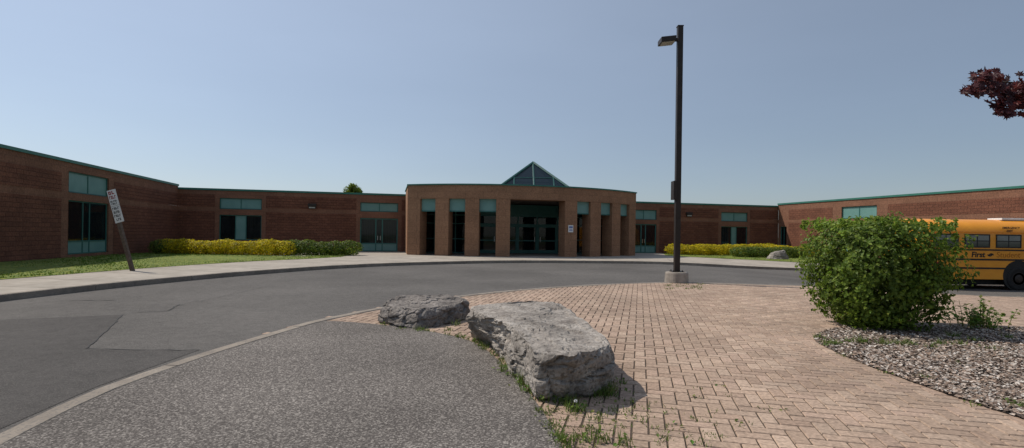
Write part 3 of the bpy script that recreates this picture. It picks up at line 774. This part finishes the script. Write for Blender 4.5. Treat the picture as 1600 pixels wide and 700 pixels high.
for _ in range(2200):
    d = Vector((random.gauss(0, 1), random.gauss(0, 1), random.gauss(0, 1))).normalized() * rnd() ** .4
    maple_leaf(mbx, Vector((d.x * 2.0 + .35, d.y * 1.9 - .2, 4.6 + d.z * 2.0)), d + Vector((0, 0, .5)), .16, mcol())
mbx.build('crown', M['redleaf'], mt_, fixn=False)

# ------------------------------------------------------------------ mulch chips, weeds
mb = MB(); k = 0
chipc = [(.38, .30, .245), (.27, .20, .155), (.50, .44, .385), (.185, .128, .098), (.10, .072, .056), (.33, .235, .175), (.42, .345, .29), (.54, .49, .44)]
while k < 30000:
    y = 2.6 + (9.4 - 2.6) * rnd(); x = ru(3.5, y * 1.12 + .3)
    if not inside((x, y), bed): continue
    s = ru(.006, .018); a = ru(0, 6.283); L_ = s * ru(1, 2.2)
    ux = Vector((math.cos(a), math.sin(a), ru(-.5, .5))).normalized(); uy = Vector((-math.sin(a), math.cos(a), ru(-.5, .5))).normalized()
    p = Vector((x, y, .016 + ru(0, .018))); c = random.choice(chipc); kk = ru(.6, 1.15)
    mb.add([p - ux * L_ - uy * s, p + ux * L_ - uy * s * .7, p + ux * L_ * .8 + uy * s, p - ux * L_ * .9 + uy * s * .8], [(0, 1, 2, 3)], 0, [q_ * kk for q_ in c]); k += 1
o = mb.build('wood_chips', M['chips'], fixn=False); tag(o, 'brown and pale grey chip mulch covering the planting bed', 'mulch', kind='stuff')

WC = [(.11, .18, .03), (.14, .21, .04), (.09, .145, .025), (.18, .20, .06)]
mb = MB()
spots = [(818, 600, .17, 40), (812, 590, .14, 30), (850, 645, .08, 18), (862, 668, .06, 16), (884, 690, .10, 34), (893, 640, .10, 26), (905, 640, .10, 24), (930, 655, .06, 14), (925, 672, .08, 20), (940, 690, .10, 30), (975, 690, .08, 22), (983, 628, .05, 12), (955, 616, .15, 40), (940, 618, .12, 32), (1000, 655, .04, 10), (1035, 680, .04, 10), (1060, 668, .03, 8), (1100, 692, .04, 8), (1065, 650, .03, 6), (720, 500, .16, 34), (712, 508, .12, 26), (700, 516, .08, 20), (720, 527, .07, 20), (655, 517, .09, 20), (745, 533, .10, 24), (850, 625, .13, 32), (920, 618, .11, 30),
         (825, 612, .15, 34), (875, 628, .11, 28), (890, 632, .12, 32), (915, 690, .08, 20), (935, 645, .05, 12), (870, 680, .08, 22), (960, 640, .05, 10), (985, 640, .05, 10), (968, 600, .08, 18), (790, 580, .13, 28), (803, 588, .12, 24), (775, 555, .12, 22), (757, 540, .11, 22), (600, 508, .08, 14), (628, 514, .07, 12),
         (1290, 540, .13, 40), (1305, 540, .13, 40), (1330, 536, .12, 40), (1350, 538, .15, 50), (1380, 540, .14, 50), (1405, 540, .12, 40), (1420, 540, .13, 40), (1440, 592, .07, 30), (1455, 545, .12, 30), (1590, 638, .10, 50), (1575, 630, .06, 20), (1550, 548, .1, 24), (1470, 540, .13, 44), (1500, 540, .12, 34), (1490, 528, .14, 34), (1525, 535, .12, 30), (1575, 530, .12, 30), (1280, 530, .12, 30), (1320, 556, .06, 16), (1385, 582, .05, 14), (1495, 570, .06, 16), (1160, 660, .04, 8), (1200, 640, .03, 8), (1520, 632, .05, 14), (1120, 600, .03, 6), (1085, 620, .03, 6)]
for (x, y, h, n) in spots:
    p = G(x, y); blades(mb, p[0], p[1], -.008, h, n, .07, WC, 1.0, .0055)
for _ in range(190):
    x = ru(860, 1200); y = ru(605, 700); p = G(x, y)
    if rnd() < (x - 850) / 360: continue
    blades(mb, p[0], p[1], -.008, .03, 7, .05, WC, 1.2, .005)
for i in range(90):
    k = int(ru(0, len(PE) - 1)); p = Vector(PE[k]).lerp(Vector(PE[k + 1]), rnd())
    if p.y > 8.5: continue
    blades(mb, p.x + ru(-.03, .06), p.y + ru(-.04, .04), -.004, ru(.03, .09), 9, .04, WC, 1.0, .005)
for _ in range(40):
    x = ru(1040, 1100); y = ru(443, 452); p = G(x, y); blades(mb, p[0], p[1], -.008, .05, 8, .06, WC, 1.0, .008)
for (x, y, h, n) in spots:
    p = G(x, y)
    for _ in range(int(n * .45)):
        leaf(mb, Vector((p[0] + random.gauss(0, .06), p[1] + random.gauss(0, .06), ru(.005, h * .5))), (0, 0, 1), ru(.025, .05), [q_ * ru(.8, 1.2) for q_ in random.choice(WC)])
o = mb.build('weeds', M['blade'], fixn=False); tag(o, 'green weeds and grass growing in paver joints and along the boulders and bed', 'weeds', kind='stuff')
for (x, y, h, lab) in ((897, 648, .13, 'white dandelion seed head at the front left foot of the long boulder'),):
    p = G(x, y); dn = empty('dandelion', (p[0], p[1] - .06, 0)); tag(dn, lab, 'dandelion')
    q = MB(); q.tube([(0, 0, -.01), (.01, 0, h * .5), (.005, 0, h)], [.003, .0025, .002], 5); q.build('stem', M['lawn'], dn)
    q = MB()
    for _ in range(60):
        d = Vector((random.gauss(0, 1), random.gauss(0, 1), random.gauss(0, 1))).normalized(); a = d.orthogonal().normalized() * .0015
        e_ = Vector((.005, 0, h + .012)); q.add([e_ - a, e_ + a, e_ + d * .016 + a * 2, e_ + d * .016 - a * 2], [(0, 1, 2, 3)])
    q.build('seed_head', M['white'], dn, fixn=False)
p = G(1530, 512); pl = empty('leafy_perennial', (p[0], p[1], 0)); tag(pl, 'sparse leggy green plant right of the big bush at the back of the bed', 'plant')
q = MB(); mbx = MB()
for _ in range(34):
    a = ru(0, 6.283); r = ru(.05, .65); h = ru(.14, .55) * (1.15 - r * .6); x0, y0 = math.cos(a) * r * .75, math.sin(a) * r * .6
    e1 = Vector((math.cos(a) * r, math.sin(a) * r * .8, h)); q.tube([(x0, y0, -.01), Vector((x0, y0, 0)).lerp(e1, .5) + Vector((0, 0, .04)), e1], [.006, .005, .003], 5)
    for i in range(16):
        t = ru(.25, 1); pos = Vector((x0, y0, 0)).lerp(e1, t) + Vector((ru(-.06, .06), ru(-.06, .06), ru(-.02, .04)))
        leaf(mbx, pos, (ru(-.4, .4), ru(-.4, .4), 1), .075, [c * ru(.75, 1.25) for c in (.15, .22, .04)])
q.build('stem', M['lawn'], pl); mbx.build('foliage', M['leaf'], pl, fixn=False)

# ------------------------------------------------------------------ street lamp
pb = G(1057, 441)
lamp = empty('street_lamp', (pb[0], pb[1], 0)); tag(lamp, 'tall dark brown square lamp post with one box head on a round concrete footing', 'street lamp')
YL = pb[1]
q = MB(); q.lathe([(.40, -.1), (.40, .02), (.385, .30), (.37, .345), (.34, .36)], 32); q.build('footing', M['base'], lamp)
ztop = D(1057, 42, YL).z; hw = .092
q = MB(); q.box(-hw, hw, -hw, hw, .38, ztop); q.build('pole', M['bronze'], lamp, bevel=.015)
q = MB(); q.box(-.2, .2, -.2, .2, .36, .385)
for a in (-.15, .15):
    for b in (-.15, .15): q.lathe([(.02, .0), (.02, .04)], 8, 'z', (a, b, .385))
q.build('base_plate', M['bronze'], lamp)
q = MB(); q.box(-hw - .01, hw + .01, -hw - .01, hw + .01, ztop, ztop + .03); q.build('pole_cap', M['bronze'], lamp)
zh = D(1040, 62, YL).z
q = MB(); q.box(-.30, -hw, -.04, .04, zh - .05, zh + .05); q.build('arm', M['bronze'], lamp)
q = MB(); q.box(-.70, -.19, -.24, .24, zh - .10, zh + .08, 0, lambda x, y, z: (x, y, z + .12 * (x + .19) * 1.0)); hd = q.build('lamp_head', M['bronze'], lamp, bevel=.02)
q = MB(); q.box(-.66, -.23, -.20, .20, zh - .112, zh - .102, 0, lambda x, y, z: (x, y, z + .12 * (x + .19))); q.build('lens', M['lens'], hd)
z0 = D(1050, 312, YL).z; z1 = D(1050, 283, YL).z
q = MB(); q.box(-hw - .10, -hw, -.16, .16, z0, z1); q.build('control_box', M['bronze'], lamp, bevel=.012)

# ------------------------------------------------------------------ leaning parking sign
pb = G(207, 423, ZS); sg = empty('parking_sign', (pb[0], pb[1], ZS))
tag(sg, 'narrow white parking sign on a leaning dark post on the left lawn', 'sign')
tpz = D(172, 298, pb[1]); lean = math.atan2(tpz.x - pb[0], tpz.z - ZS); Lp = math.hypot(tpz.x - pb[0], tpz.z - ZS)
sg.rotation_euler = (0, lean, 0)
q = MB(); q.box(-.06, .06, -.06, .06, -.4, Lp - .05); q.build('post', M['wood'], sg, bevel=.01)
hwS = .165; pmx = .085
def sgn_plate(z1, z0, nm):
    q = MB(); q.box(pmx - hwS, pmx + hwS, -.072, -.064, z0, z1); return q.build(nm, M['white'], sg, bevel=.003)
p1 = sgn_plate(Lp, Lp - .60, 'sign_plate'); p2 = sgn_plate(Lp - .61, Lp - 1.24, 'sign_plate')
def glyph_rows(par, mat, z_top, rows, hgt, gap):
    z = z_top
    for (half, n) in rows:
        st = 2 * half / n; q = MB()
        def bar(x0, x1, z0, z1): q.box(pmx + x0, pmx + x1, -.076, -.0725, z0, z1)
        for i in range(n):
            x = -half + i * st; v = (i * 7 + n) % 3
            bar(x, x + st * .28, z - hgt, z)
            if v != 0: bar(x + st * .28, x + st * .75, z - hgt * .25, z)
            if v != 1: bar(x + st * .28, x + st * .75, z - hgt, z - hgt * .75)
            if v == 2: bar(x + st * .5, x + st * .75, z - hgt * .75, z - hgt * .25)
        q.build('print', mat, par); z -= hgt + gap
glyph_rows(p1, M['red'], Lp - .05, [(.12, 2), (.13, 4)], .12, .05)
glyph_rows(p1, M['black'], Lp - .40, [(.13, 5), (.11, 4)], .06, .035)
glyph_rows(p2, M['black'], Lp - .66, [(.13, 4), (.12, 5), (.13, 4), (.09, 3)], .085, .055)

# ------------------------------------------------------------------ school bus
BS = 1.04
YB = 22.8; XB = (1440 - 800) / 800 * YB
ZB = -.12 + gz(XB + 4, YB)
bus = empty('school_bus', (XB, YB, ZB)); bus.scale = (BS, BS, BS); tag(bus, 'yellow school bus parked on the drive behind the big bush', 'bus')
def bxp(px): return ((px - 800) / 800 * YB - XB) / BS
LB = 11.0; WB = 2.4
prof = [(.0, .46), (0, 1.3), (0, 2.25), (.03, 2.5), (.12, 2.70), (.28, 2.86), (.55, 2.98), (.9, 3.05), (1.2, 3.06)]
full = prof + [(WB - y, z) for y, z in reversed(prof[:-1])]
stations = [(0, .22, .94), (.06, .10, .975), (.2, .03, .992), (.45, 0, 1), (LB - .3, 0, 1), (LB - .05, .06, .985), (LB, .15, .96)]
q = MB(); vs = []
for (x, ins, sc) in stations:
    for (y, z) in full:
        yy = y + (WB / 2 - y) / (WB / 2) * ins; zz = .46 + (z - .46) * sc; vs.append((x, yy, zz))
n = len(full); fs = []
for i in range(len(stations) - 1):
    for k in range(n): fs.append((i * n + k, i * n + (k + 1) % n, (i + 1) * n + (k + 1) % n, (i + 1) * n + k))
fs += [tuple(range(n)), tuple((len(stations) - 1) * n + k for k in range(n))]
q.add(vs, fs); bd = q.build('body', M['bus'], bus)
for p in bd.data.polygons: p.use_smooth = abs(p.normal.x) < .3 and p.normal.z > .05
q = MB(); q.box(.5, LB, .35, WB - .35, .20, .455); q.build('chassis', M['rubber'], bus)
q = MB(); q.box(LB, LB + 1.3, .2, WB - .2, .6, 1.55); q.build('hood', M['bus'], bus, bevel=.15)
q = MB(); q.box(LB + 1.3, LB + 1.4, .1, WB - .1, .5, .75); q.build('bumper', M['black'], bus)
q = MB(); q.box(-.1, 0, .1, WB - .1, .5, .72); q.build('bumper', M['black'], bus)
q = MB(); q.box(LB - .02, LB + .02, .3, WB - .3, 1.75, 2.6); q.build('windscreen', M['busglass'], bus)
for k, (z, h) in enumerate(((1.69, .06), (1.27, .07), (.90, .07))):
    q = MB(); q.box(.35, LB - .2, -.022, -.002, z, z + h); q.build('rub_rail', M['black'], bus, bevel=.006)
q = MB(); q.box(.4, LB - .2, -.016, -.002, 2.46, 2.49); q.build('drip_rail', M['bus'], bus)
q = MB(); q.box(4.0, 5.4, .6, 1.3, 3.02, 3.12); q.build('roof_hatch', M['white'], bus, bevel=.02)
wpx = bxp(1507); pit = bxp(1556) - bxp(1507)
x = wpx - pit
while x + 1.1 < LB - .5:
    if x > .3:
        q = MB(); z0, z1 = 1.81, 2.39; w_ = pit - .25
        q.box(x, x + w_, -.014, -.003, z0, z0 + .05); q.box(x, x + w_, -.014, -.003, z1 - .05, z1); q.box(x, x + .05, -.014, -.003, z0 + .05, z1 - .05); q.box(x + w_ - .05, x + w_, -.014, -.003, z0 + .05, z1 - .05)
        q.box(x + .05, x + w_ - .05, -.014, -.003, (z0 + z1) / 2 - .015, (z0 + z1) / 2 + .02); q.box(x + w_ / 2 - .02, x + w_ / 2 + .02, -.0135, -.003, z0 + .05, z1 - .05)
        wn = q.build('window', M['black'], bus)
        for (xa, xb, za, zb_, mt) in ((x + .04, x + w_ / 2, z0 + .04, (z0 + z1) / 2, 'busglass'), (x + w_ / 2, x + w_ - .04, z0 + .04, (z0 + z1) / 2, 'busglass'), (x + .04, x + w_ / 2, (z0 + z1) / 2, z1 - .04, 'busgrey'), (x + w_ / 2, x + w_ - .04, (z0 + z1) / 2, z1 - .04, 'busgrey')):
            g_ = MB(); g_.box(xa + .002, xb - .002, -.009, -.004, za + .002, zb_ - .002); g_.build('pane', M[mt], wn)
    x += pit
def text(body, size, loc, mat, name, parent, bold=0, shear=0):
    cu = bpy.data.curves.new(name, 'FONT'); cu.body = body; cu.size = size; cu.extrude = .002; cu.offset = bold; cu.shear = shear
    to = bpy.data.objects.new(name + '_tmp', cu); COL.objects.link(to); bpy.context.view_layer.update()
    me = bpy.data.meshes.new_from_object(to.evaluated_get(bpy.context.evaluated_depsgraph_get())); bpy.data.objects.remove(to)
    me.transform(Matrix.Translation(loc) @ Matrix.Rotation(math.pi / 2, 4, 'X')); me.materials.clear()
    return link(name, me, mat, parent)
text('First', .32, (bxp(1518), -.006, 1.41), M['black'], 'lettering', bus, .009, .1)
text('Student', .33, (bxp(1557), -.006, 1.41), M['brown'], 'lettering', bus, .0, .1)
text('EMERGENCY\n     EXIT', .13, (bxp(1566), -.004, 2.63), M['black'], 'lettering', bus, .004)
q = MB(); cx0 = bxp(1548); cz0 = 1.51
for sx_ in (1, -1):
    vs = []
    for i in range(13):
        a = math.pi * i / 12; w_ = .05 + .03 * math.sin(a)
        for rr in (.12, .12 - w_): vs.append((cx0 + sx_ * (rr * math.cos(a) * .9 + .03), -.008, cz0 + sx_ * (rr * math.sin(a) * .75) - .02 * sx_))
    q.add(vs, [(2 * i, 2 * i + 1, 2 * i + 3, 2 * i + 2) for i in range(12)])
q.build('emblem', M['black'], bus, fixn=False)
for xw in (bxp(1592), LB - .6):
    q = MB(); q.lathe([(.66, -.004), (.66, .02)], 36, 'y', (xw, 0, .62)); q.build('wheel_well_shade', M['black'], bus)  # black disc on the uncut body side, painted as the wheel well's shade
    for yo in (0, WB - .28):
        q = MB(); q.lathe([(.30, -.03), (.42, -.05), (.48, -.035), (.50, 0), (.50, .22), (.46, .26)], 36, 'y', (xw, yo, .5)); wh = q.build('wheel', M['rubber'], bus)
        q = MB(); q.lathe([(.28, -.03), (.27, -.032), (.2, -.02), (.12, -.06), (.08, -.07)], 24, 'y', (xw, yo, .5)); q.build('rim', M['bronze'], wh)
q = MB(); q.box(.55, .75, -.02, -.003, 1.05, 1.17); q.build('marker_light', M['red'], bus)

# ------------------------------------------------------------------ sky, sun, camera
sun_az = Vector((-.93, .36, 0)).normalized(); EL = math.radians(51)
SUN = Vector((sun_az.x * math.cos(EL), sun_az.y * math.cos(EL), math.sin(EL)))
w = bpy.data.worlds.new('World'); S.world = w; w.use_nodes = True; n = w.node_tree
sky = n.nodes.new('ShaderNodeTexSky'); sky.sky_type = 'NISHITA'; sky.sun_disc = False
sky.sun_elevation = EL; sky.sun_rotation = math.atan2(sun_az.x, sun_az.y) % (2 * math.pi)
sky.air_density = 1.0; sky.dust_density = .6; sky.ozone_density = 2.5; sky.altitude = 0
bg = n.nodes['Background']; bg.inputs['Strength'].default_value = .052
n.links.new(sky.outputs[0], bg.inputs['Color'])
tc = n.nodes.new('ShaderNodeTexCoord')
dt = n.nodes.new('ShaderNodeVectorMath'); dt.operation = 'DOT_PRODUCT'; dt.inputs[1].default_value = SUN
n.links.new(tc.outputs['Generated'], dt.inputs[0])
def mth(op, a, b=None):
    x = n.nodes.new('ShaderNodeMath'); x.operation = op
    for i, v in enumerate((a, b)):
        if v is None: continue
        if isinstance(v, (int, float)): x.inputs[i].default_value = v
        else: n.links.new(v, x.inputs[i])
    return x.outputs[0]
f2 = mth('POWER', mth('MULTIPLY', mth('ADD', dt.outputs['Value'], 1.0), .5), 2.0)
amt = mth('ADD', mth('MULTIPLY', f2, .34), .105)
# very thin streaky cirrus in the haze
mp = n.nodes.new('ShaderNodeMapping'); mp.inputs['Scale'].default_value = (1.2, 1.2, 5.0); n.links.new(tc.outputs['Generated'], mp.inputs['Vector'])
cn = n.nodes.new('ShaderNodeTexNoise'); cn.inputs['Scale'].default_value = 1.6; cn.inputs['Detail'].default_value = 7; n.links.new(mp.outputs[0], cn.inputs['Vector'])
amt = mth('MULTIPLY', amt, mth('ADD', mth('MULTIPLY', cn.outputs['Fac'], .22), .90))
b2 = n.nodes.new('ShaderNodeBackground'); b2.inputs['Color'].default_value = (.80, .91, 1.08, 1); n.links.new(amt, b2.inputs['Strength'])
ad = n.nodes.new('ShaderNodeAddShader'); n.links.new(bg.outputs[0], ad.inputs[0]); n.links.new(b2.outputs[0], ad.inputs[1])
n.links.new(ad.outputs[0], n.nodes['World Output'].inputs['Surface'])
sd = bpy.data.lights.new('sun', 'SUN'); sd.energy = 3.8; sd.angle = math.radians(.53); sd.color = (1, .92, .81)
so = bpy.data.objects.new('sun', sd); COL.objects.link(so)
so.rotation_euler = (-SUN).to_track_quat('-Z', 'Y').to_euler(); so.location = (-20, 10, 30)
cam = bpy.data.cameras.new('camera'); co = bpy.data.objects.new('camera', cam); COL.objects.link(co)
cam.sensor_width = 36; cam.lens = 18; cam.shift_y = (CY - 350) / 1600; cam.clip_end = 5000; cam.clip_start = .05
mat = Matrix((RIGHT, UP, Vector((0, -1, 0)))).transposed().to_4x4(); mat.translation = (0, 0, EYE)
co.matrix_world = mat; S.camera = co
S.view_settings.view_transform = 'Standard'; S.view_settings.look = 'None'; S.view_settings.exposure = 0; S.view_settings.gamma = 1
